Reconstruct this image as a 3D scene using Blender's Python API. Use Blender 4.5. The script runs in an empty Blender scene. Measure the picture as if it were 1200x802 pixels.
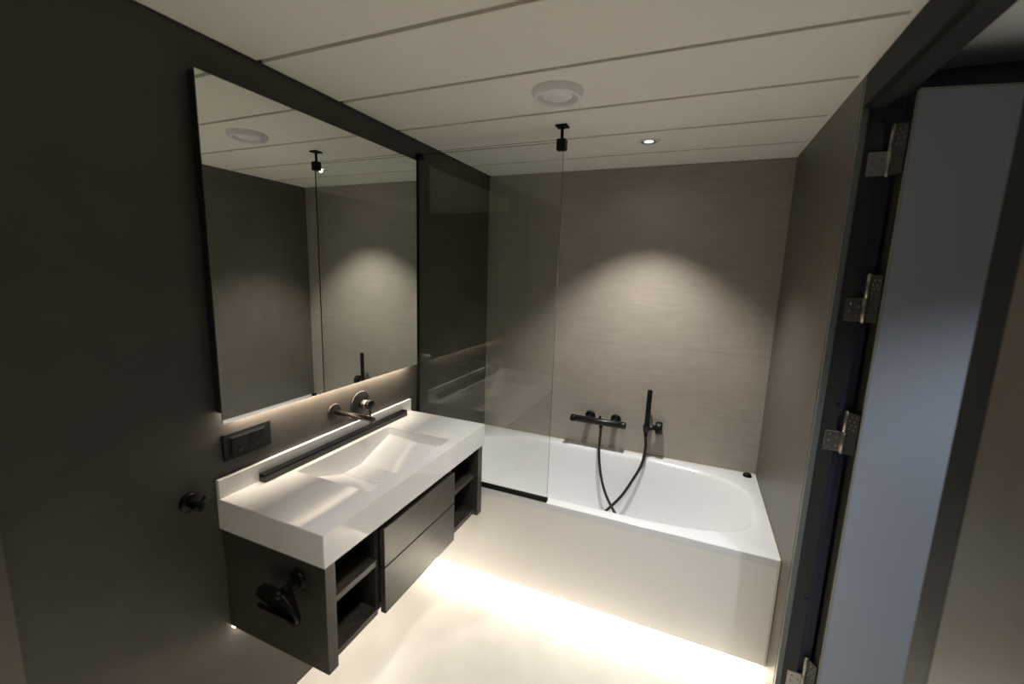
import bpy, bmesh, math
from mathutils import Vector, Matrix
R = math.radians
scene = bpy.context.scene
C = scene.collection

# ------------------------------------------------------------------ dimensions
W, H = 1.8, 2.355          # bath wall to wall, ceiling height
D, RIM = 0.854, 0.568      # bath depth and rim height
VY0, VY1 = -1.953, -0.927  # washbasin, near end and far end
VT, VB = 0.955, 0.848      # washbasin top and underside
CB = 0.482                 # underside of the cabinet
JY, NY = -1.03, -1.83      # far and near sides of the doorway
YN = -3.35                 # wall behind the camera


# ------------------------------------------------------------------ materials
def new_mat(name):
    m = bpy.data.materials.new(name)
    m.use_nodes = True
    nt = m.node_tree
    b = nt.nodes['Principled BSDF']
    return m, nt, b


def plain(name, col, rough=0.5, metal=0.0, coat=0.0, spec=0.5, bump=0.0, bscale=200):
    m, nt, b = new_mat(name)
    b.inputs['Roughness'].default_value = rough
    b.inputs['Metallic'].default_value = metal
    b.inputs['Coat Weight'].default_value = coat
    b.inputs['Coat Roughness'].default_value = 0.03
    b.inputs['Specular IOR Level'].default_value = spec
    tc = nt.nodes.new('ShaderNodeTexCoord')
    n = nt.nodes.new('ShaderNodeTexNoise')
    n.inputs['Scale'].default_value = bscale
    nt.links.new(tc.outputs['Object'], n.inputs['Vector'])
    mx = nt.nodes.new('ShaderNodeMixRGB')
    mx.inputs[1].default_value = (*[c * 0.97 for c in col], 1)
    mx.inputs[2].default_value = (*[min(1, c * 1.03) for c in col], 1)
    nt.links.new(n.outputs['Fac'], mx.inputs[0])
    nt.links.new(mx.outputs[0], b.inputs['Base Color'])
    if bump:
        bp = nt.nodes.new('ShaderNodeBump')
        bp.inputs['Strength'].default_value = bump
        bp.inputs['Distance'].default_value = 0.001
        nt.links.new(n.outputs['Fac'], bp.inputs['Height'])
        nt.links.new(bp.outputs[0], b.inputs['Normal'])
    return m


def tile(name, col, stretch, rough=0.45, amount=0.14, joints=(), joint_axis=2):
    """large ceramic slab: clouded, with fine directional streaks and hairline joints"""
    m, nt, b = new_mat(name)
    N, L = nt.nodes, nt.links
    b.inputs['Roughness'].default_value = rough
    tc = N.new('ShaderNodeTexCoord')
    mp = N.new('ShaderNodeMapping')
    mp.inputs['Scale'].default_value = stretch
    L.new(tc.outputs['Object'], mp.inputs['Vector'])
    n1 = N.new('ShaderNodeTexNoise')
    n1.inputs['Scale'].default_value = 3.0
    n1.inputs['Detail'].default_value = 9
    n1.inputs['Roughness'].default_value = 0.62
    L.new(mp.outputs[0], n1.inputs['Vector'])
    n2 = N.new('ShaderNodeTexNoise')
    n2.inputs['Scale'].default_value = 2.2
    n2.inputs['Detail'].default_value = 7
    n2.inputs['Roughness'].default_value = 0.6
    L.new(tc.outputs['Object'], n2.inputs['Vector'])
    ad = N.new('ShaderNodeMath'); ad.operation = 'ADD'
    L.new(n1.outputs['Fac'], ad.inputs[0]); L.new(n2.outputs['Fac'], ad.inputs[1])
    rg = N.new('ShaderNodeMapRange')
    rg.inputs['From Min'].default_value = 0.7
    rg.inputs['From Max'].default_value = 1.3
    L.new(ad.outputs[0], rg.inputs['Value'])
    mx = N.new('ShaderNodeMixRGB')
    mx.inputs[1].default_value = (*[c * (1 - amount) for c in col], 1)
    mx.inputs[2].default_value = (*[min(1, c * (1 + amount)) for c in col], 1)
    L.new(rg.outputs[0], mx.inputs[0])
    out = mx.outputs[0]
    if joints:
        sx = N.new('ShaderNodeSeparateXYZ')
        L.new(tc.outputs['Object'], sx.inputs[0])
        prev = None
        for ax, z in joints:
            s = N.new('ShaderNodeMath'); s.operation = 'SUBTRACT'
            L.new(sx.outputs[ax], s.inputs[0]); s.inputs[1].default_value = z
            a = N.new('ShaderNodeMath'); a.operation = 'ABSOLUTE'
            L.new(s.outputs[0], a.inputs[0])
            l = N.new('ShaderNodeMath'); l.operation = 'LESS_THAN'
            L.new(a.outputs[0], l.inputs[0]); l.inputs[1].default_value = 0.0013
            if prev:
                q = N.new('ShaderNodeMath'); q.operation = 'MAXIMUM'
                L.new(prev, q.inputs[0]); L.new(l.outputs[0], q.inputs[1]); prev = q.outputs[0]
            else:
                prev = l.outputs[0]
        jm = N.new('ShaderNodeMixRGB')
        L.new(prev, jm.inputs[0]); L.new(out, jm.inputs[1])
        jm.inputs[2].default_value = (*[c * 0.80 for c in col], 1)
        out = jm.outputs[0]
    L.new(out, b.inputs['Base Color'])
    return m


def wood(name, c0, c1, axis_scale, rough=0.5):
    m, nt, b = new_mat(name)
    N, L = nt.nodes, nt.links
    tc = N.new('ShaderNodeTexCoord'); mp = N.new('ShaderNodeMapping')
    mp.inputs['Scale'].default_value = axis_scale
    L.new(tc.outputs['Object'], mp.inputs['Vector'])
    n = N.new('ShaderNodeTexNoise')
    n.inputs['Scale'].default_value = 8; n.inputs['Detail'].default_value = 10
    n.inputs['Roughness'].default_value = 0.7
    L.new(mp.outputs[0], n.inputs['Vector'])
    r = N.new('ShaderNodeValToRGB')
    r.color_ramp.elements[0].position = 0.35; r.color_ramp.elements[0].color = (*c0, 1)
    r.color_ramp.elements[1].position = 0.68; r.color_ramp.elements[1].color = (*c1, 1)
    L.new(n.outputs['Fac'], r.inputs[0]); L.new(r.outputs[0], b.inputs['Base Color'])
    bp = N.new('ShaderNodeBump'); bp.inputs['Strength'].default_value = 0.15; bp.inputs['Distance'].default_value = 0.001
    L.new(n.outputs['Fac'], bp.inputs['Height']); L.new(bp.outputs[0], b.inputs['Normal'])
    b.inputs['Roughness'].default_value = rough
    return m


def glass(name, tint):
    """clear sheet glass: a Schlick reflection over a lightly tinted see-through body"""
    m = bpy.data.materials.new(name); m.use_nodes = True
    nt = m.node_tree; N, L = nt.nodes, nt.links
    N.clear()
    o = N.new('ShaderNodeOutputMaterial'); mix = N.new('ShaderNodeMixShader')
    t = N.new('ShaderNodeBsdfTransparent'); t.inputs[0].default_value = (*tint, 1)
    g = N.new('ShaderNodeBsdfGlossy'); g.inputs['Roughness'].default_value = 0.0
    lw = N.new('ShaderNodeLayerWeight'); lw.inputs['Blend'].default_value = 0.5
    p = N.new('ShaderNodeMath'); p.operation = 'POWER'; p.inputs[1].default_value = 5
    L.new(lw.outputs['Facing'], p.inputs[0])
    r = N.new('ShaderNodeMapRange'); r.inputs['To Min'].default_value = 0.042; r.inputs['To Max'].default_value = 1.0
    L.new(p.outputs[0], r.inputs['Value'])
    L.new(r.outputs[0], mix.inputs[0]); L.new(t.outputs[0], mix.inputs[1]); L.new(g.outputs[0], mix.inputs[2])
    L.new(mix.outputs[0], o.inputs[0])
    return m


def emit(name, col, strength):
    m = bpy.data.materials.new(name); m.use_nodes = True
    nt = m.node_tree; nt.nodes.clear()
    o = nt.nodes.new('ShaderNodeOutputMaterial'); e = nt.nodes.new('ShaderNodeEmission')
    e.inputs[0].default_value = (*col, 1); e.inputs[1].default_value = strength
    nt.links.new(e.outputs[0], o.inputs[0])
    return m


TAUPE_SHADED = (0.058, 0.050, 0.0415)  # one taupe tile
M = dict(
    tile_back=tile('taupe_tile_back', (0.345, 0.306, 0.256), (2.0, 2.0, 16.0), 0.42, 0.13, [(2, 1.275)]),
    tile_shaded=tile('taupe_tile_shaded', TAUPE_SHADED, (1.5, 1.5, 2.5), 0.5, 0.22, [(2, 1.275)]),  # darkest copy, shade of the unlit wall put into its colour
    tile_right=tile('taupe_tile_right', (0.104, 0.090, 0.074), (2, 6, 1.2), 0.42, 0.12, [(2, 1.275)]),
    tile_floor=tile('pale_stone_floor', (0.60, 0.565, 0.50), (1.5, 1.5, 1.5), 0.38, 0.085),
    ceiling=plain('ceiling_lacquer', (0.94, 0.91, 0.82), 0.5),
    groove_shade=plain('groove_shade_backing', (0.17, 0.155, 0.11), 0.6),  # backing darkened in its colour to give the grooves their shade
    hall_ceiling=plain('hall_plaster', (0.88, 0.88, 0.85), 0.8),
    hall_shaded=plain('hall_wall_shade', (0.15, 0.17, 0.23), 0.7),  # dark blue tone carries the shade seen above the door leaf
    solid=plain('solid_surface_white', (0.82, 0.81, 0.80), 0.05, 0, 0.0),
    acrylic=plain('bath_acrylic', (0.78, 0.78, 0.785), 0.06, 0, 0.0),
    apron=plain('apron_white', (0.84, 0.82, 0.785), 0.30),
    seal=plain('silicone_seal', (0.70, 0.66, 0.56), 0.4),
    wood=wood('smoked_oak_fronts', (0.022, 0.0178, 0.0135), (0.052, 0.042, 0.031), (3, 1.0, 22), 0.42),
    carcass=wood('black_brown_carcass', (0.016, 0.014, 0.012), (0.032, 0.027, 0.023), (2, 2, 14), 0.5),
    black=plain('matt_black_metal', (0.004, 0.004, 0.004), 0.42, 0.0, 0, 0.22),
    blackp=plain('black_plastic', (0.009, 0.009, 0.0095), 0.42, 0, 0, 0.3),
    gun=plain('gunmetal', (0.16, 0.14, 0.125), 0.28, 1.0),
    dgun=plain('dark_gunmetal', (0.026, 0.024, 0.022), 0.32, 0.6),
    bar_grey=plain('bar_dark_grey', (0.022, 0.020, 0.018), 0.4),
    slot_grey=plain('slot_light_grey', (0.22, 0.21, 0.19), 0.5),
    hose=plain('black_hose', (0.010, 0.010, 0.010), 0.4),
    frame=plain('dark_steel_frame', (0.011, 0.0125, 0.0118), 0.55, 0.0, 0.0, 0.18),
    frame_lite=plain('brushed_frame_edge', (0.15, 0.16, 0.15), 0.45, 0.2),
    jamb=plain('black_door_jamb', (0.022, 0.022, 0.022), 0.5),
    jamb_blue=plain('blue_black_rebate', (0.020, 0.025, 0.045), 0.5),
    leaf=plain('door_leaf_laminate', (0.36, 0.38, 0.43), 0.42),
    lipping=plain('door_edge_lipping', (0.30, 0.285, 0.25), 0.45),
    edge_shaded=plain('shaded_door_edge', (0.035, 0.032, 0.028), 0.5),  # colour darkened for the shade on the hinge edge and plates
    steel=plain('hinge_steel', (0.46, 0.42, 0.37), 0.32, 1.0),
    screw=plain('screw_head', (0.25, 0.22, 0.19), 0.4, 1.0),
    white=plain('white_plastic', (0.90, 0.90, 0.89), 0.35),
    chrome=plain('chrome', (0.75, 0.76, 0.78), 0.12, 1.0),
    mirror=plain('silvered_glass', (0.86, 0.88, 0.845), 0.0, 1.0),
    mirror_edge=plain('mirror_edge', (0.02, 0.02, 0.02), 0.3),
    pane=glass('clear_glass', (0.955, 0.968, 0.955)),
    pane_edge=plain('glass_edge_green', (0.03, 0.05, 0.042), 0.15),
    lamp=emit('lamp_cool', (0.90, 0.95, 1.0), 1.6),
    led=emit('led_warm', (1.0, 0.88, 0.68), 12.0),
)
# silvered glass is a perfect metal mirror
_b = M['mirror'].node_tree.nodes['Principled BSDF']
_b.inputs['Roughness'].default_value = 0.0


# ------------------------------------------------------------------ mesh helpers
def add_box(bm, a, b, bev=0.0, seg=2, mat=0):
    x0, y0, z0 = [min(p, q) for p, q in zip(a, b)]
    x1, y1, z1 = [max(p, q) for p, q in zip(a, b)]
    t = bmesh.new()
    v = [t.verts.new(p) for p in ((x0, y0, z0), (x1, y0, z0), (x1, y1, z0), (x0, y1, z0),
                                  (x0, y0, z1), (x1, y0, z1), (x1, y1, z1), (x0, y1, z1))]
    for f in ((3, 2, 1, 0), (4, 5, 6, 7), (0, 1, 5, 4), (1, 2, 6, 5), (2, 3, 7, 6), (3, 0, 4, 7)):
        t.faces.new([v[i] for i in f])
    if bev:
        bmesh.ops.bevel(t, geom=t.edges[:], offset=bev, segments=seg, profile=0.5, affect='EDGES')
    merge(bm, t, mat)


def merge(bm, t, mat=0):
    t.normal_update()
    mp = {v: bm.verts.new(v.co) for v in t.verts}
    for f in t.faces:
        try:
            nf = bm.faces.new([mp[v] for v in f.verts]); nf.material_index = mat; nf.smooth = f.smooth
        except ValueError:
            pass
    t.free()


def add_lathe(bm, prof, origin=(0, 0, 0), axis=(0, 0, 1), seg=48, mat=0, smooth=True):
    """revolve (radius, height) pairs about an axis"""
    q = Vector(axis).normalized().to_track_quat('Z', 'Y').to_matrix()
    o = Vector(origin)
    t = bmesh.new(); rings = []
    for r, h in prof:
        if r < 1e-6:
            rings.append([t.verts.new(o + q @ Vector((0, 0, h)))])
        else:
            rings.append([t.verts.new(o + q @ Vector((r * math.cos(2 * math.pi * i / seg), r * math.sin(2 * math.pi * i / seg), h))) for i in range(seg)])
    for A, B in zip(rings, rings[1:]):
        for i in range(seg):
            j = (i + 1) % seg
            if len(A) == 1 and len(B) == 1:
                continue
            if len(A) == 1:
                f = t.faces.new((A[0], B[j], B[i])) if False else t.faces.new((A[0], B[i], B[j]))
            elif len(B) == 1:
                f = t.faces.new((A[i], A[j], B[0]))
            else:
                f = t.faces.new((A[i], A[j], B[j], B[i]))
            f.smooth = smooth
    bmesh.ops.recalc_face_normals(t, faces=t.faces[:])
    merge(bm, t, mat)


def cyl(bm, p, q, r, bev=0.0015, seg=32, mat=0, r2=None):
    p, q = Vector(p), Vector(q); h = (q - p).length
    r2 = r if r2 is None else r2
    add_lathe(bm, [(0, 0), (r - bev, 0), (r, bev), (r2, h - bev), (r2 - bev, h), (0, h)], p, q - p, seg, mat)


def catmull(pts, n=12):
    P = [Vector(p) for p in pts]; P = [P[0] * 2 - P[1]] + P + [P[-1] * 2 - P[-2]]
    out = []
    for i in range(1, len(P) - 2):
        a, b, c, d = P[i - 1:i + 3]
        for k in range(n):
            t = k / n
            out.append(0.5 * ((2 * b) + (c - a) * t + (2 * a - 5 * b + 4 * c - d) * t * t + (3 * b - a - 3 * c + d) * t ** 3))
    out.append(P[-2])
    return out


def add_tube(bm, path, r, seg=16, mat=0, ribs=0.0):
    t = bmesh.new(); rings = []
    path = [Vector(p) for p in path]
    up = Vector((0, 0, 1))
    prevn = None
    for i, p in enumerate(path):
        d = (path[min(i + 1, len(path) - 1)] - path[max(i - 1, 0)]).normalized()
        n = (prevn - d * prevn.dot(d)).normalized() if prevn else d.orthogonal().normalized()
        prevn = n; b = d.cross(n)
        rr = r * (1 + (ribs if i % 2 else -ribs))
        rings.append([t.verts.new(p + (n * math.cos(2 * math.pi * k / seg) + b * math.sin(2 * math.pi * k / seg)) * rr) for k in range(seg)])
    for A, B in zip(rings, rings[1:]):
        for i in range(seg):
            f = t.faces.new((A[i], A[(i + 1) % seg], B[(i + 1) % seg], B[i])); f.smooth = True
    t.faces.new(rings[0][::-1]); t.faces.new(rings[-1])
    bmesh.ops.recalc_face_normals(t, faces=t.faces[:])
    merge(bm, t, mat)


def prism(bm, poly, off, mat=0, bev=0.0):
    """extrude a planar polygon by a vector"""
    t = bmesh.new(); off = Vector(off)
    A = [t.verts.new(p) for p in poly]; B = [t.verts.new(Vector(p) + off) for p in poly]
    t.faces.new(A[::-1]); t.faces.new(B)
    for i in range(len(A)):
        j = (i + 1) % len(A); t.faces.new((A[i], A[j], B[j], B[i]))
    bmesh.ops.recalc_face_normals(t, faces=t.faces[:])
    if bev:
        bmesh.ops.bevel(t, geom=t.edges[:], offset=bev, segments=2, profile=0.5, affect='EDGES')
    merge(bm, t, mat)


def world_of(o):
    m = o.matrix_basis.copy()
    p = o.parent
    while p is not None:
        m = p.matrix_basis @ m; p = p.parent
    return m


def obj(name, bm, mats, parent=None, label=None):
    me = bpy.data.meshes.new(name)
    if not isinstance(mats, (list, tuple)):
        mats = [mats]
    if parent is not None:
        bmesh.ops.transform(bm, matrix=world_of(parent).inverted(), verts=bm.verts[:])
    bm.to_mesh(me); bm.free()
    for m in mats:
        me.materials.append(M[m])
    o = bpy.data.objects.new(name, me); C.objects.link(o)
    if parent is not None:
        o.parent = parent
    if label:
        o['label'] = label
    return o


def thing(name, label, cat, loc=(0, 0, 0), group=None, rz=0.0):
    o = bpy.data.objects.new(name, None); C.objects.link(o)
    o.empty_display_size = 0.1
    o.location = loc; o.rotation_euler = (0, 0, rz)
    o.matrix_basis  # placed
    o['label'] = label; o['category'] = cat
    if group:
        o['group'] = group
    return o


def struct(o, label=None, cat=None):
    o['kind'] = 'structure'
    if label:
        o['label'] = label
    if cat:
        o['category'] = cat
    return o


def B():
    return bmesh.new()


def boxes(*bs, bev=0.0):
    bm = B()
    for a, b in bs:
        add_box(bm, a, b, bev)
    return bm


# ------------------------------------------------------------------ room shell
T = 0.12
struct(obj('floor', boxes(((-T, YN - T, -0.1), (W + 0.1, T, 0.0))), 'tile_floor'), 'pale stone bathroom floor', 'floor')
struct(obj('wall_left', boxes(((-T, YN, 0), (0, 0, H + 0.1))), 'tile_shaded'), 'taupe tiled wall behind mirror and washbasin, shade in its colour', 'wall')
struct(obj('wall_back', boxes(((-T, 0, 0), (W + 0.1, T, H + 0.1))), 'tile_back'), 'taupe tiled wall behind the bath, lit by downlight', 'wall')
struct(obj('wall_front', boxes(((-T, YN - T, 0), (W + 0.1, YN, H + 0.1))), 'tile_shaded'), 'taupe tiled wall behind the viewpoint', 'wall')
FJ = JY + 0.032   # where the tiles stop beside the door frame
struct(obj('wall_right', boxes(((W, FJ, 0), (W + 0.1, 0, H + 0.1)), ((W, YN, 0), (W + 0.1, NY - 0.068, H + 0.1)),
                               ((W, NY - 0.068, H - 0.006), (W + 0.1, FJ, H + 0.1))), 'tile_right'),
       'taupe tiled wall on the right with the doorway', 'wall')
struct(obj('trim_3', boxes(((-0.001, YN, 0), (0.03, -2.42, H))), 'tile_right'), 'tiled edge of the wall at the left border', 'trim')

# ceiling of lacquered planks with open grooves
bm = B()
add_box(bm, (W - 0.016, YN, H), (W - 0.0005, -0.0005, H + 0.028))
add_box(bm, (-T, YN - T, H + 0.028), (W + 0.1, T, H + 0.1), mat=1)
gr = [0.0, -0.290, -0.645, -1.000, -1.362, -1.712, -2.066, -2.42, -2.774, -3.128, YN]
for a, b in zip(gr, gr[1:]):
    add_box(bm, (0.007, b + 0.009, H), (W - 0.014, a - (0.009 if a else 0.002), H + 0.029), 0.0012)
struct(obj('ceiling', bm, ['ceiling', 'groove_shade']), 'cream plank ceiling with open grooves', 'ceiling')

# hall beyond the doorway
HALL_END = -0.80  # end wall brought forward, dark in place of the leaf's shadow on the ceiling
HX, HY0, HY1, HH = 3.7, -4.2, HALL_END, 2.42
struct(obj('floor_hall', boxes(((W + 0.1, HY0, -0.1), (HX, HY1, 0.0))), 'tile_floor'), 'floor of the hall', 'floor')
struct(obj('ceiling_hall', boxes(((W + 0.1, HY0, HH), (HX, HY1, HH + 0.1))), 'hall_ceiling'), 'grey plaster ceiling of the hall', 'ceiling')
struct(obj('wall_hall', boxes(((HX, HY0, 0), (HX + 0.1, HY1, HH + 0.1)), ((W + 0.1, HY0 - 0.1, 0), (HX + 0.1, HY0, HH + 0.1)),
                              ((W + 0.1, HY1, 0), (HX + 0.1, HY1 + 0.1, HH + 0.1)), ((W + 0.1, HY0, H + 0.1), (W + 0.102, HY1, HH))), 'hall_shaded'),
       'walls of the hall, darkened for the shade behind the door leaf', 'wall')

# ------------------------------------------------------------------ doorway
HZ = 2.248      # head soffit
fr = thing('trim_1', 'dark steel door frame around the doorway on the right', 'door frame', (W, JY, 0)); struct(fr)
bm = B()
add_box(bm, (W + 0.004, JY + 0.018, 0), (W + 0.02, JY + 0.0275, H - 0.006))           # shadow line beside the tiles
obj('shadow_gap', bm, 'jamb', fr)
bm = B()
add_box(bm, (W - 0.003, JY, 0), (W + 0.016, JY + 0.0185, H - 0.006), 0.002); add_box(bm, (W - 0.003, JY + 0.0265, 0), (W + 0.016, JY + 0.0318, H - 0.006), 0.001)
obj('architrave', bm, 'frame_lite', fr)
bm = B()
add_box(bm, (W - 0.0005, NY - 0.0685, 0), (W + 0.016, NY, H - 0.006), 0.0)
obj('architrave', bm, 'frame', fr)
bm = B()
add_box(bm, (W - 0.004, NY, HZ), (W + 0.016, JY, H - 0.006), 0.003)
obj('head_face', bm, 'frame', fr)
bm = B()
add_box(bm, (W + 0.016, NY, HZ), (W + 0.06, JY, H - 0.006))
add_box(bm, (W + 0.06, NY, HZ + 0.022), (W + 0.1, JY, H - 0.006))
obj('head_jamb', bm, 'jamb', fr)
bm = B()
add_box(bm, (W + 0.016, JY, 0), (W + 0.062, JY + 0.031, H - 0.006))
for z in (2.207, 1.751, 1.300, 0.548):          # lock and screw holes seen as black dots
    add_lathe(bm, [(0, 0.0012), (0.006, 0.0012), (0.0075, 0.0)], (W + 0.054, JY, z), (0, -1, 0), 20, 1)
obj('jamb', bm, ['jamb', 'blackp'], fr)
bm = B()
add_box(bm, (W + 0.062, JY + 0.012, 0), (W + 0.1, JY + 0.031, H - 0.006))
obj('rebate', bm, 'jamb_blue', fr)
bm = B()
add_box(bm, (W + 0.016, NY - 0.068, 0), (W + 0.1, NY, H - 0.006))
obj('jamb', bm, 'jamb', fr)

# door leaf, standing open into the hall
ANG = R(10)
PV = Vector((W + 0.104, JY, 0))
dr = thing('door_1', 'grey blue door leaf standing open into the hall', 'door', PV, rz=ANG); struct(dr)
def leaf_pt(bm):
    bmesh.ops.transform(bm, matrix=Matrix.Translation(PV) @ Matrix.Rotation(ANG, 4, 'Z'), verts=bm.verts[:]); return bm
LT = 2.275
obj('leaf', leaf_pt(boxes(((0.010, -0.040, 0.008), (0.84, 0.0, LT)), bev=0.002)), 'leaf', dr)
obj('lipping', leaf_pt(boxes(((0.0035, -0.0415, 0.008), (0.010, -0.036, LT)), bev=0.001)), 'lipping', dr, 'beige edge strip')
obj('hinge_edge', leaf_pt(boxes(((0.004, -0.036, 0.008), (0.010, 0.0, LT)))), 'edge_shaded', dr, 'edge on the hinge side, shade in its colour')
obj('top_lipping', leaf_pt(boxes(((0.010, -0.0408, LT), (0.84, 0.0005, LT + 0.006)), bev=0.0015)), 'lipping', dr)
for z0, z1 in ((2.043, 2.191), (1.585, 1.740), (1.132, 1.279), (0.158, 0.312)):
    zm = (z0 + z1) / 2
    bx = W + 0.082
    bm = B(); cyl(bm, (bx, JY - 0.008, z0), (bx, JY - 0.008, zm - 0.001), 0.0065); cyl(bm, (bx, JY - 0.008, zm + 0.001), (bx, JY - 0.008, z1), 0.0065)
    for z in (z0, z1):
        add_lathe(bm, [(0, -0.003), (0.004, -0.003), (0.0055, 0), (0.004, 0.003), (0, 0.003)], (bx, JY - 0.008, z))
    h = obj('hinge', bm, 'steel', dr, 'steel hinge between jamb and leaf')
    bm = B(); add_box(bm, (W + 0.030, JY - 0.0035, z0 + 0.002), (W + 0.078, JY - 0.0005, zm), 0.0012)
    obj('jamb_plate', bm, 'steel', h)
    bm = B()
    for dx, dz in ((0.012, 0.012), (0.034, 0.020), (0.012, 0.036), (0.034, 0.050), (0.014, 0.060)):
        add_lathe(bm, [(0, 0.001), (0.0028, 0.001), (0.0036, 0)], (W + 0.032 + dx, JY - 0.0035, z0 + dz), (0, -1, 0), 16)
    obj('screw_heads', bm, 'screw', h)
    bm = B(); prism(bm, [(bx + 0.004, JY - 0.012, z0), (bx + 0.004, JY - 0.012, z1), (W + 0.108, JY - 0.038, z1 - 0.002), (W + 0.108, JY - 0.038, z0 + 0.002)], (0.0025, 0.0015, 0))
    obj('leaf_plate', bm, 'edge_shaded', h)  # steel plate in the darkened edge colour, for the shade there
    bm = B()
    for k, dz in enumerate((0.010, 0.024, 0.038, 0.052)):
        for fx in (0.3, 0.7):
            f = fx + (0.08 if k % 2 else -0.08)
            add_lathe(bm, [(0, 0.001), (0.0024, 0.001), (0.0032, 0)], (bx + 0.004 + f * 0.022, JY - 0.012 - f * 0.026, zm + 0.008 + dz), (-0.76, -0.65, 0), 14)
    obj('screw_heads', bm, 'screw', h)

# ------------------------------------------------------------------ bathtub
tub = thing('bathtub', 'white built-in bathtub with plain apron along the back wall', 'bathtub', (W / 2, -D / 2, 0))
def superell(cx, cy, rx, ry, n, t):
    c, s = math.cos(t), math.sin(t)
    return (cx + rx * math.copysign(abs(c) ** (2 / n), c), cy + ry * math.copysign(abs(s) ** (2 / n), s))
def rect_pt(cx, cy, rx, ry, t):
    c, s = math.cos(t), math.sin(t)
    k = min(rx / abs(c) if abs(c) > 1e-9 else 1e9, ry / abs(s) if abs(s) > 1e-9 else 1e9)
    return (cx + k * c, cy + k * s)
bm = B()
NS = 128
base = math.atan2(D / 2, W / 2)
# angles chosen so that the four corners are exact
ang = []
for a0, a1 in ((-base, base), (base, math.pi - base), (math.pi - base, math.pi + base), (math.pi + base, 2 * math.pi - base)):
    ang += [a0 + (a1 - a0) * i / (NS // 4) for i in range(NS // 4)]
X0, X1, Y0, Y1 = 0.0015, W - 0.0015, -D, -0.0015
cx, cy = (X0 + X1) / 2, (Y0 + Y1) / 2
rings = []
e = 0.004
for (ix, z) in ((0.0, RIM - 0.035), (0.0, RIM - e), (e * 0.3, RIM - e * 0.3), (e, RIM)):
    rings.append([(*rect_pt(cx, cy, (X1 - X0) / 2 - ix, (Y1 - Y0) / 2 - ix, t), z) for t in ang])
ix0, ix1, iy0, iy1 = 0.055, W - 0.045, -D + 0.056, -0.052
ocx, ocy, orx, ory = (ix0 + ix1) / 2, (iy0 + iy1) / 2, (ix1 - ix0) / 2, (iy1 - iy0) / 2
def oval(rx, ry, n, z, dx=0.0):
    out = []
    for t in ang:
        # same direction as the rectangle ring, superellipse radius in that direction
        c, s = math.cos(t), math.sin(t)
        k = (abs(c / rx) ** n + abs(s / ry) ** n) ** (-1 / n)
        out.append((ocx + dx + k * c, ocy + k * s, z))
    return out
prof = [(0.0, 0.0, 3.4, RIM), (0.006, 0.006, 3.4, RIM - 0.0015), (0.014, 0.014, 3.3, RIM - 0.008), (0.022, 0.022, 3.2, RIM - 0.022),
        (0.060, 0.036, 3.0, RIM - 0.12), (0.11, 0.052, 2.9, RIM - 0.24), (0.165, 0.07, 2.8, RIM - 0.34), (0.21, 0.09, 2.7, RIM - 0.395),
        (0.27, 0.125, 2.6, RIM - 0.425), (0.38, 0.19, 2.5, RIM - 0.436), (0.60, 0.29, 2.4, RIM - 0.440)]
for dx, dy, n, z in prof:
    rings.append(oval(orx - dx, ory - dy, n, z))
V = [[bm.verts.new(p) for p in r] for r in rings]
for A, Bq in zip(V, V[1:]):
    for i in range(len(ang)):
        j = (i + 1) % len(ang)
        f = bm.faces.new((A[i], A[j], Bq[j], Bq[i])); f.smooth = True
bm.faces.new(V[-1])
bmesh.ops.recalc_face_normals(bm, faces=bm.faces[:])
shell = obj('tub_shell', bm, 'acrylic', tub)
mod = shell.modifiers.new('edges', 'EDGE_SPLIT'); mod.split_angle = R(50)
AZ = 0.060
obj('apron', boxes(((0.002, -D + 0.001, AZ), (W - 0.010, -D + 0.021, RIM - 0.005)), bev=0.0015), 'apron', tub, 'flat white front panel')
obj('plinth', boxes(((0.002, -D + 0.07, 0.0), (W - 0.002, -D + 0.09, AZ + 0.03))), 'apron', tub)
obj('seal', boxes(((W - 0.010, -D - 0.0005, AZ), (W - 0.002, -D + 0.015, RIM - 0.002)), ((W - 0.006, -D, RIM - 0.003), (W - 0.0015, -0.004, RIM + 0.003)),
                  ((0.003, -0.006, RIM - 0.002), (W - 0.003, -0.0015, RIM + 0.003))), 'seal', tub, 'cream silicone joint along the walls')
bm = B()
add_lathe(bm, [(0, 0.016), (0.018, 0.016), (0.022, 0.012), (0.023, 0.004), (0.024, 0.0)], (1.752, -0.045, RIM), (0, 0, 1))
obj('drain_knob', bm, 'black', tub, 'round black waste knob in the rear corner')
bm = B()
add_lathe(bm, [(0, 0.006), (0.022, 0.006), (0.026, 0.003), (0.027, 0.0)], (ocx, ocy, RIM - 0.440), (0, 0, 1))
obj('waste_cover', bm, 'black', tub)

# ------------------------------------------------------------------ shower screen
GX = 0.776
sc = thing('shower_screen', 'clear glass screen standing on the front rim of the bath', 'shower screen', (0.0, -D + 0.02, RIM))
gy0, gy1 = -D + 0.008, -D + 0.016
GT = 2.286
bm = B(); add_box(bm, (0.009, gy0, RIM + 0.016), (GX, gy1, GT))
for f in bm.faces:
    f.normal_update()
    if abs(f.normal.y) < 0.5:
        f.material_index = 1
obj('glass_pane', bm, ['pane', 'pane_edge'], sc)
obj('bottom_profile', boxes(((0.004, -D + 0.001, RIM + 0.0005), (GX + 0.002, -D + 0.026, RIM + 0.018)), bev=0.0015), 'black', sc, 'black strip under the glass')
obj('wall_profile', boxes(((0.0005, -D + 0.000, RIM + 0.018), (0.010, -D + 0.016, GT)), bev=0.0015), 'black', sc, 'black strip against the wall')
bm = B()
add_box(bm, (GX - 0.030, -D - 0.006, GT - 0.036), (GX + 0.012, -D + 0.030, GT + 0.012), 0.004)
obj('clamp', bm, 'black', sc)
bm = B()
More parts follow.
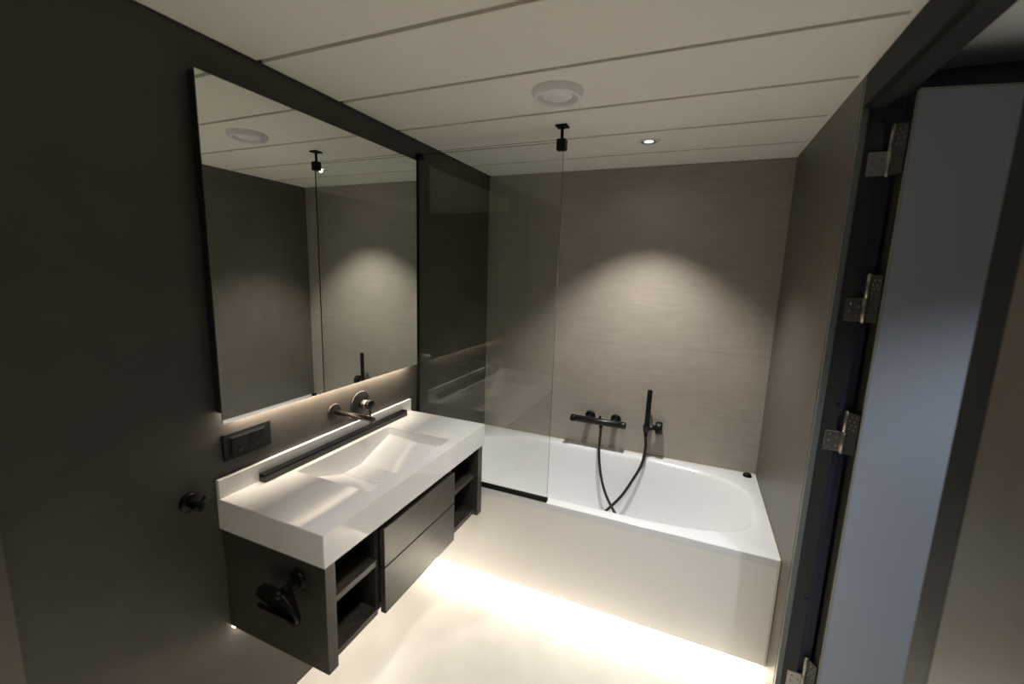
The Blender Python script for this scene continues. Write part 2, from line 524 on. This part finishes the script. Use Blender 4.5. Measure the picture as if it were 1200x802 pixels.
cyl(bm, (GX - 0.010, -D + 0.012, GT + 0.010), (GX - 0.010, -D + 0.012, H - 0.006), 0.007)
pst = obj('ceiling_post', bm, 'black', sc)
obj('ceiling_plate', boxes(((GX - 0.036, -D - 0.012, H - 0.0075), (GX + 0.016, -D + 0.036, H - 0.0005)), bev=0.001), 'black', pst)
bm = B(); add_box(bm, (0.001, -D - 0.006, GT - 0.026), (0.030, -D + 0.030, GT + 0.004), 0.003)
obj('wall_clamp', bm, 'black', sc)

# ------------------------------------------------------------------ washbasin
wb = thing('washbasin', 'long white stone washbasin with angular sunken bowl on dark cabinet', 'washbasin', (0.23, (VY0 + VY1) / 2, VB))
DV = 0.461
bx0, bx1, by0, by1 = 0.066, 0.408, -1.700, -1.178
dm, de = 0.098, 0.036      # depth at the middle and at the ends
cy0, cy1 = -1.502, -1.400
ins = 0.010
bm = B()
def v(*p):
    return bm.verts.new(p)
o_t = [v(0, VY0, VT), v(DV, VY0, VT), v(DV, VY1, VT), v(0, VY1, VT)]
o_b = [v(0, VY0, VB), v(DV, VY0, VB), v(DV, VY1, VB), v(0, VY1, VB)]
ys = [by0, cy0, cy1, by1]
# opening edge, with the extra points where the floor of the bowl folds
b_in = [v(bx0, y, VT) for y in ys]; f_in = [v(bx1, y, VT) for y in ys]
dep = [de, dm, dm, de]; yy = [by0 + ins, cy0, cy1, by1 - ins]
bxs = [bx0 + 0.010, bx0 + 0.024, bx0 + 0.024, bx0 + 0.010]
b_lo = [v(bxs[i], yy[i], VT - dep[i]) for i in range(4)]
f_lo = [v(bx1 - 0.012, yy[i], VT - dep[i]) for i in range(4)]
bm.faces.new((o_t[0], o_t[1], f_in[0], b_in[0]))
bm.faces.new((o_t[2], o_t[3], b_in[3], f_in[3]))
bm.faces.new((o_t[1], o_t[2], f_in[3], f_in[2], f_in[1], f_in[0]))
bm.faces.new((o_t[3], o_t[0], b_in[0], b_in[1], b_in[2], b_in[3]))
for i in range(4):
    j = (i + 1) % 4
    bm.faces.new((o_t[j], o_t[i], o_b[i], o_b[j]))
bm.faces.new(o_b[::-1])
for i in range(3):
    bm.faces.new((b_in[i], b_in[i + 1], b_lo[i + 1], b_lo[i]))
    bm.faces.new((f_in[i + 1], f_in[i], f_lo[i], f_lo[i + 1]))
    bm.faces.new((b_lo[i], b_lo[i + 1], f_lo[i + 1], f_lo[i]))
bm.faces.new((b_in[0], b_lo[0], f_lo[0], f_in[0]))
bm.faces.new((b_in[3], f_in[3], f_lo[3], b_lo[3]))
bmesh.ops.recalc_face_normals(bm, faces=bm.faces[:])
bowl = obj('basin_slab', bm, 'solid', wb)
mod = bowl.modifiers.new('bevel', 'BEVEL'); mod.width = 0.003; mod.segments = 3; mod.limit_method = 'ANGLE'; mod.angle_limit = R(20); mod.harden_normals = False
obj('upstand', boxes(((0.0005, VY0 + 0.0005, VT - 0.001), (0.0155, VY1 - 0.0005, VT + 0.065)), bev=0.0018), 'solid', wb)
bm = B(); add_box(bm, (bx0 + 0.028, cy0 + 0.004, VT - dm - 0.001), (bx1 - 0.016, cy1 - 0.004, VT - dm + 0.006), 0.0015)
obj('drain_cover', bm, 'solid', wb, 'white slab over the drain in the bowl')
bm = B(); add_lathe(bm, [(0, 0.0008), (0.002, 0.0008), (0.0028, 0)], (0.189, -1.064, VT), (0, 0, 1), 16)
obj('mark', bm, 'dgun', wb, 'tiny dark dot on the right ledge')

# ------------------------------------------------------------------ cabinet
cab = thing('vanity_cabinet', 'wall-hung dark wood cabinet with two drawers and open niches below washbasin', 'cabinet', (0.22, -1.435, CB))
CX = 0.450
cy_a, cy_b = -1.942, -0.930
ct = VB - 0.001
nl0, nl1, nr0, nr1 = -1.904, -1.702, -1.190, -0.975
obj('side_panel', boxes(((0.0015, cy_a, CB - 0.004), (CX, nl0, ct)), bev=0.001), 'wood', cab)
obj('side_panel', boxes(((0.0015, nr1, CB - 0.004), (CX, cy_b, ct)), bev=0.001), 'wood', cab)
obj('back_panel', boxes(((0.0015, nl0, CB + 0.01), (0.025, nr1, ct))), 'carcass', cab)
obj('divider', boxes(((0.025, nl1, CB + 0.012), (CX - 0.026, nl1 + 0.02, ct - 0.002))), 'carcass', cab)
obj('divider', boxes(((0.025, nr0 - 0.02, CB + 0.012), (CX - 0.026, nr0, ct - 0.002))), 'carcass', cab)
obj('bottom_panel', boxes(((0.025, nl0, CB + 0.008), (CX - 0.018, nl1, CB + 0.030)), ((0.025, nl1, CB + 0.008), (CX - 0.03, nr0, CB + 0.030)),
                          ((0.025, nr0, CB + 0.008), (CX - 0.018, nr1, CB + 0.030))), 'wood', cab)
obj('top_rail', boxes(((0.025, nl0, ct - 0.012), (CX - 0.06, nr1, ct))), 'carcass', cab)
for a, b in ((nl0, nl1), (nr0, nr1)):
    obj('shelf', boxes(((0.025, a, 0.682), (CX - 0.018, b, 0.704)), bev=0.0008), 'wood', cab)
for z0, z1 in ((CB + 0.002, 0.664), (0.670, 0.816)):
    obj('drawer', boxes(((CX - 0.020, nl1 + 0.018, z0), (CX + 0.002, nr0 - 0.016, z1)), ((0.06, nl1 + 0.03, z0 + 0.03), (CX - 0.021, nr0 - 0.03, z1 - 0.02)), bev=0.0012), 'wood', cab,
        'lower drawer' if z0 < 0.6 else 'upper drawer')
bm = B(); add_box(bm, (0.004, cy_a + 0.001, CB - 0.010), (0.018, cy_b - 0.03, CB - 0.005))
obj('light_strip', bm, 'led', cab, 'glowing light strip under the cabinet')

# ------------------------------------------------------------------ mirror
mi = thing('mirror', 'large frameless rectangular mirror on the dark left wall', 'mirror', (0.0, -1.42, 1.21))
MY0, MY1, MZ0, MZ1 = -1.937, -0.903, 1.209, 2.243
obj('mirror_glass', boxes(((0.0325, MY0, MZ0), (0.0375, MY1, MZ1)), bev=0.0006), 'mirror', mi)
obj('backing', boxes(((0.003, MY0 + 0.002, MZ0 + 0.034), (0.0322, MY1 - 0.002, MZ1 - 0.002))), 'mirror_edge', mi, 'black backing behind the glass')
obj('light_strip', boxes(((0.016, MY0 + 0.05, MZ0 + 0.021), (0.030, MY1 - 0.05, MZ0 + 0.028))), 'led', mi, 'glowing light strip behind the lower edge')

# ------------------------------------------------------------------ wall tap
tp = thing('wall_spout', 'gunmetal wall spout projecting over the washbasin', 'tap', (0.0, -1.450, 1.10))
bm = B(); add_lathe(bm, [(0, 0.008), (0.033, 0.008), (0.036, 0.005), (0.0365, 0.0)], (0.0008, -1.450, 1.100), (1, 0, 0))
obj('rosette', bm, 'dgun', tp)
bm = B(); cyl(bm, (0.006, -1.450, 1.100), (0.215, -1.450, 1.098), 0.0115, 0.002)
obj('spout', bm, 'gun', tp)
bm = B(); cyl(bm, (0.200, -1.450, 1.090), (0.200, -1.450, 1.083), 0.0085, 0.001)
obj('aerator', bm, 'dgun', tp)
kn = thing('tap_control', 'round gunmetal mixer control on the wall beside the spout', 'tap', (0.0, -1.294, 1.094))
bm = B(); add_lathe(bm, [(0, 0.008), (0.055, 0.008), (0.058, 0.005), (0.0585, 0.0)], (0.0008, -1.294, 1.094), (1, 0, 0), 64)
obj('rosette', bm, 'dgun', kn)
bm = B(); cyl(bm, (0.007, -1.294, 1.094), (0.046, -1.294, 1.094), 0.021, 0.002)
obj('knob', bm, 'gun', kn)
bm = B(); cyl(bm, (0.047, -1.294, 1.094), (0.066, -1.294, 1.094), 0.0235, 0.002); cyl(bm, (0.057, -1.294, 1.074), (0.057, -1.294, 1.028), 0.0045, 0.001)
obj('lever', bm, 'dgun', kn)

# ------------------------------------------------------------------ switch
sw = thing('light_switch', 'black double switch plate on the wall below the mirror', 'switch', (0.0, -1.838, 1.115))
obj('plate', boxes(((0.0006, -1.923, 1.069), (0.009, -1.753, 1.161)), bev=0.002), 'blackp', sw)
obj('inner_frame', boxes(((0.009, -1.904, 1.083), (0.0115, -1.776, 1.148)), bev=0.0009), 'blackp', sw)
for y in (-1.899, -1.839):
    r_ = B(); prism(r_, [(0.0105, y, 1.087), (0.0155, y, 1.087), (0.0135, y, 1.116), (0.0165, y, 1.144), (0.0105, y, 1.144)], (0, 0.058, 0), 0, 0.0006)
    rk = obj('rocker', r_, 'blackp', sw)
    obj('marker', boxes(((0.0150, y + 0.022, 1.0935), (0.0160, y + 0.036, 1.0955))), 'gun', rk, 'small grey line on the rocker')

# ------------------------------------------------------------------ hook
hk = thing('robe_hook', 'small black robe hook on the wall left of the washbasin', 'hook', (0.0, -2.032, 0.980))
bm = B(); add_lathe(bm, [(0, 0.010), (0.026, 0.010), (0.030, 0.006), (0.0305, 0.0)], (-0.0004, -2.032, 0.982), (1, 0, 0))
obj('rosette', bm, 'black', hk)
bm = B(); cyl(bm, (0.008, -2.032, 0.980), (0.044, -2.032, 0.980), 0.013, 0.002); add_lathe(bm, [(0, 0.008), (0.015, 0.008), (0.018, 0.005), (0.018, 0), (0, 0)], (0.042, -2.032, 0.980), (1, 0, 0))
obj('peg', bm, 'black', hk)
bm = B(); add_tube(bm, catmull([(0.030, -2.032, 0.984), (0.042, -2.024, 0.992), (0.047, -2.017, 1.000), (0.048, -2.013, 1.007)], 6), 0.005)
obj('prong', bm, 'black', hk)

# ------------------------------------------------------------------ paper holder
ph = thing('toilet_roll_holder', 'black empty toilet roll holder on the side of the dark cabinet', 'toilet roll holder', (0.34, cy_a, 0.766))
bm = B(); add_lathe(bm, [(0, 0.009), (0.026, 0.009), (0.029, 0.006), (0.0295, 0.0)], (0.338, cy_a + 0.0004, 0.768), (0, -1, 0))
obj('rosette', bm, 'black', ph)
bm = B(); cyl(bm, (0.338, cy_a - 0.008, 0.768), (0.338, cy_a - 0.072, 0.768), 0.0085, 0.001); add_lathe(bm, [(0, 0.006), (0.010, 0.006), (0.012, 0.003), (0.012, -0.020), (0, -0.020)], (0.338, cy_a - 0.072, 0.768), (0, -1, 0))
obj('arm', bm, 'black', ph)
bm = B(); add_tube(bm, catmull([(0.338, cy_a - 0.062, 0.766), (0.374, cy_a - 0.060, 0.735), (0.392, cy_a - 0.056, 0.700), (0.384, cy_a - 0.054, 0.684), (0.330, cy_a - 0.054, 0.684), (0.230, cy_a - 0.054, 0.684)], 6), 0.0065)
obj('roll_bar', bm, 'black', ph)
bm = B()
fl = [(0.205, 0.706), (0.214, 0.730), (0.236, 0.747), (0.266, 0.752), (0.300, 0.750), (0.330, 0.772), (0.348, 0.770), (0.372, 0.735), (0.398, 0.700), (0.397, 0.678), (0.376, 0.665), (0.350, 0.668)]
prism(bm, [(x, cy_a - 0.030 - (0.78 - z) * 0.18, z) for x, z in fl], (0.0, -0.003, 0.0))
obj('cover_flap', bm, 'black', ph)

# ------------------------------------------------------------------ slotted bar
br = thing('slotted_bar', 'long slim black slotted bar lying along the washbasin upstand', 'bar', (0.03, -1.41, VT))
bm = B(); add_box(bm, (0.0175, -1.816, VT + 0.0005), (0.046, -1.004, VT + 0.019), 0.001)
obj('base', bm, 'bar_grey', br)
bm = B()
for a, b in ((0.0175, 0.024), (0.0275, 0.034), (0.0385, 0.044)):
    add_box(bm, (a, -1.816, VT + 0.019), (b, -1.004, VT + 0.030), 0.0012)
obj('ribs', bm, 'black', br)
bm = B(); add_box(bm, (0.0245, -1.810, VT + 0.0188), (0.0270, -1.010, VT + 0.0235)); add_box(bm, (0.0345, -1.810, VT + 0.0188), (0.0380, -1.010, VT + 0.0235))
obj('slot_liner', bm, 'slot_grey', br)

# ------------------------------------------------------------------ bath mixer, hand shower, hose
MX = thing('bath_mixer', 'black thermostatic bath mixer bar on the back wall', 'tap', (0.86, 0.0, 0.765))
MYC, MZC = -0.078, 0.765
for x in (0.797, 0.966):
    bm = B(); add_lathe(bm, [(0, 0.012), (0.026, 0.012), (0.033, 0.006), (0.034, 0.0)], (x, -0.0008, 0.772), (0, -1, 0)); cyl(bm, (x, -0.008, 0.772), (x, MYC + 0.01, MZC), 0.017)
    obj('wall_union', bm, 'black', MX)
bm = B(); cyl(bm, (0.715, MYC, MZC - 0.0005), (1.005, MYC, MZC), 0.0225, 0.002, 40)
obj('body', bm, 'dgun', MX)
bm = B(); cyl(bm, (0.684, MYC, MZC), (0.713, MYC, MZC), 0.0235, 0.003, 40); add_box(bm, (0.682, MYC - 0.030, MZC - 0.008), (0.712, MYC - 0.018, MZC + 0.008), 0.002)
obj('handle', bm, 'black', MX, 'black left handle')
bm = B(); cyl(bm, (1.008, MYC, MZC), (1.043, MYC, MZC), 0.0225, 0.003, 40); add_lathe(bm, [(0.0225, 0), (0.0238, 0.001), (0.0238, 0.004), (0.0225, 0.005)], (1.014, MYC, MZC), (1, 0, 0))
obj('handle', bm, 'dgun', MX, 'ringed right handle')
bm = B(); cyl(bm, (0.876, MYC, MZC + 0.017), (0.876, MYC, MZC + 0.040), 0.0075, 0.001)
obj('diverter', bm, 'black', MX)
bm = B(); cyl(bm, (0.885, MYC, MZC - 0.015), (0.885, MYC, MZC - 0.040), 0.0125, 0.001); 
obj('outlet', bm, 'black', MX)

hb = thing('shower_bracket', 'round black wall bracket holding the hand shower', 'shower bracket', (1.238, 0.0, 0.772))
bm = B(); cyl(bm, (1.238, -0.0006, 0.774), (1.238, -0.045, 0.774), 0.017)
obj('wall_stub', bm, 'black', hb)
bm = B(); add_lathe(bm, [(0, 0), (0.033, 0), (0.0385, 0.004), (0.0395, 0.012), (0.0395, 0.030), (0.0385, 0.036), (0.033, 0.040), (0, 0.040)], (1.220, -0.044, 0.774), (1, 0, 0))
obj('dial', bm, 'black', hb, 'round black dial at the wall')
bm = B(); cyl(bm, (1.222, -0.046, 0.774), (1.182, -0.066, 0.772), 0.0165, 0.001)
obj('arm', bm, 'dgun', hb)
bm = B(); t0, t1 = Vector((1.1675, -0.072, 0.752)), Vector((1.1682, -0.072, 0.792))
add_lathe(bm, [(0.0153, 0), (0.020, 0), (0.0205, 0.001), (0.0205, 0.039), (0.020, 0.040), (0.0153, 0.040), (0.0153, 0)], t0, t1 - t0)
obj('cradle', bm, 'dgun', hb)

hs = thing('hand_shower', 'slim black stick hand shower hanging upright in its bracket', 'hand shower', (1.168, -0.072, 0.745))
bm = B(); cyl(bm, (1.1672, -0.072, 0.742), (1.1715, -0.072, 1.018), 0.0148, 0.002)
obj('stick', bm, 'black', hs)
bm = B(); cyl(bm, (1.1670, -0.072, 0.712), (1.1672, -0.072, 0.742), 0.0095, 0.001, r2=0.0125)
obj('hose_nut', bm, 'black', hs)

hp = [(0.885, -0.078, 0.726), (0.886, -0.082, 0.690), (0.888, -0.098, 0.567), (0.912, -0.128, 0.437), (0.962, -0.168, 0.319), (1.043, -0.22, 0.225),
      (1.115, -0.27, 0.165), (1.150, -0.33, 0.143), (1.110, -0.39, 0.140), (1.000, -0.40, 0.140), (0.915, -0.35, 0.142), (0.905, -0.28, 0.168), (0.985, -0.205, 0.240),
      (1.059, -0.167, 0.331), (1.111, -0.138, 0.428), (1.160, -0.108, 0.540), (1.1735, -0.085, 0.647), (1.168, -0.073, 0.700), (1.1671, -0.072, 0.716)]
bm = B(); add_tube(bm, catmull(hp, 22), 0.0088, 14, 0, 0.03)
hz = obj('shower_hose', bm, 'hose'); hz['label'] = 'black flexible hose looping from the mixer into the bath'; hz['category'] = 'hose'

# ------------------------------------------------------------------ ceiling fittings
vt = thing('ceiling_vent', 'white round ventilation valve in the plank ceiling', 'vent', (0.850, -1.190, H))
bm = B(); add_lathe(bm, [(0.093, 0.0), (0.094, -0.003), (0.091, -0.007), (0.087, -0.022), (0.083, -0.027), (0.074, -0.028), (0.069, -0.025), (0.067, -0.010), (0.064, -0.002), (0.064, 0.0)], (0.850, -1.190, H), (0, 0, 1), 72)
obj('ring', bm, 'white', vt)
bm = B(); add_lathe(bm, [(0.040, -0.001), (0.046, -0.008), (0.053, -0.012), (0.0545, -0.016), (0.051, -0.018), (0.0, -0.019)], (0.850, -1.190, H), (0, 0, 1), 64)
obj('disc', bm, 'white', vt)
DLX, DLY = 1.097, -0.497
dl = thing('ceiling_downlight', 'small round lit downlight in the ceiling above the bath', 'downlight', (DLX, DLY, H))
bm = B(); add_lathe(bm, [(0.052, 0.0), (0.053, -0.003), (0.050, -0.006), (0.040, -0.005), (0.037, -0.001), (0.037, 0.0)], (DLX, DLY, H), (0, 0, 1), 64)
obj('trim_ring', bm, 'white', dl)
bm = B(); add_lathe(bm, [(0.037, -0.003), (0.030, -0.0012), (0.022, -0.0008)], (DLX, DLY, H), (0, 0, 1), 64)
obj('reflector', bm, 'chrome', dl)
bm = B(); add_lathe(bm, [(0.0225, -0.0012), (0.016, -0.0022), (0.0, -0.0026)], (DLX, DLY, H), (0, 0, 1), 48)
obj('lens', bm, 'lamp', dl)


# ------------------------------------------------------------------ lights
def area(name, loc, rot, sx, sy, power, col, spread=180):
    l = bpy.data.lights.new(name, 'AREA'); l.shape = 'RECTANGLE'; l.size = sx; l.size_y = sy
    l.energy = power; l.color = col; l.spread = R(spread)
    o = bpy.data.objects.new(name, l); C.objects.link(o); o.location = loc; o.rotation_euler = rot
    return o


def spot(name, loc, target, power, col, cone, blend, rad=0.03):
    l = bpy.data.lights.new(name, 'SPOT'); l.energy = power; l.color = col
    l.spot_size = R(cone); l.spot_blend = blend; l.shadow_soft_size = rad
    o = bpy.data.objects.new(name, l); C.objects.link(o); o.location = loc
    o.rotation_euler = (Vector(target) - Vector(loc)).to_track_quat('-Z', 'Y').to_euler()
    return o


WARM = (1.0, 0.86, 0.70)
NEUT = (1.0, 0.93, 0.82)
spot('bath_spot', (DLX, DLY, H - 0.008), (DLX, DLY, 0), 110, (1.0, 0.97, 0.93), 96, 0.62, 0.025)
spot('bath_spill', (DLX, DLY, H - 0.012), (DLX, DLY, 0), 1.0, (1.0, 0.95, 0.88), 168, 0.5, 0.010)
spot('rear_fill', (1.00, -2.92, H - 0.01), (1.00, -2.94, 0.0), 480, (1.0, 0.95, 0.88), 50, 0.6, 0.03)  # added fill, unseen; its floor bounce brightens the near ceiling
area('mirror_led', (0.023, -1.42, MZ0 + 0.015), (0, R(58), 0), 0.012, 0.93, 6.0, WARM)
area('vanity_led', (0.012, -1.435, CB - 0.0115), (0, 0, 0), 0.012, 0.97, 4.3, NEUT)
area('bath_led', (0.92, -D + 0.062, AZ - 0.012), (R(-12), 0, 0), 1.70, 0.012, 27.0, NEUT)
spot('room_spot', (1.08, -2.10, H - 0.01), (0.97, -1.22, 0), 100, (1.0, 0.96, 0.92), 80, 0.75, 0.14)
spot('hall_spot', (2.55, -1.95, HH - 0.01), (2.55, -1.95, 0), 82, (0.80, 0.90, 1.0), 112, 0.5, 0.05)

w = bpy.data.worlds.new('World'); scene.world = w; w.use_nodes = True
w.node_tree.nodes['Background'].inputs[0].default_value = (0.02, 0.022, 0.026, 1)
w.node_tree.nodes['Background'].inputs[1].default_value = 0.3

# ------------------------------------------------------------------ camera
cam = bpy.data.cameras.new('camera'); co = bpy.data.objects.new('camera', cam); C.objects.link(co)
yaw, pitch, roll, f = 0.3968, -0.1626, 0.0318, 501.788
fw = Vector((-math.sin(yaw) * math.cos(pitch), math.cos(yaw) * math.cos(pitch), math.sin(pitch)))
rt = Vector((math.cos(yaw), math.sin(yaw), 0)); up = rt.cross(fw)
r2 = rt * math.cos(roll) + up * math.sin(roll); u2 = -rt * math.sin(roll) + up * math.cos(roll)
m = Matrix((r2, u2, -fw)).transposed().to_4x4(); m.translation = (1.3673, -2.7743, 1.7128)
co.matrix_world = m
cam.dof.use_dof = True; cam.dof.focus_distance = 2.5; cam.dof.aperture_fstop = 1.8
cam.sensor_width = 36; cam.lens = f / 1200 * 36; cam.clip_start = 0.02
scene.camera = co

scene.view_settings.view_transform = 'Standard'; scene.view_settings.look = 'None'
scene.view_settings.exposure = 0.0; scene.view_settings.gamma = 1.0
scene.view_settings.use_curve_mapping = False
scene.cycles.max_bounces = 12; scene.cycles.diffuse_bounces = 6; scene.cycles.glossy_bounces = 6
scene.cycles.transparent_max_bounces = 12
scene.cycles.sample_clamp_indirect = 6.0
scene.cycles.caustics_reflective = False; scene.cycles.caustics_refractive = False
scene.cycles.use_denoising = True
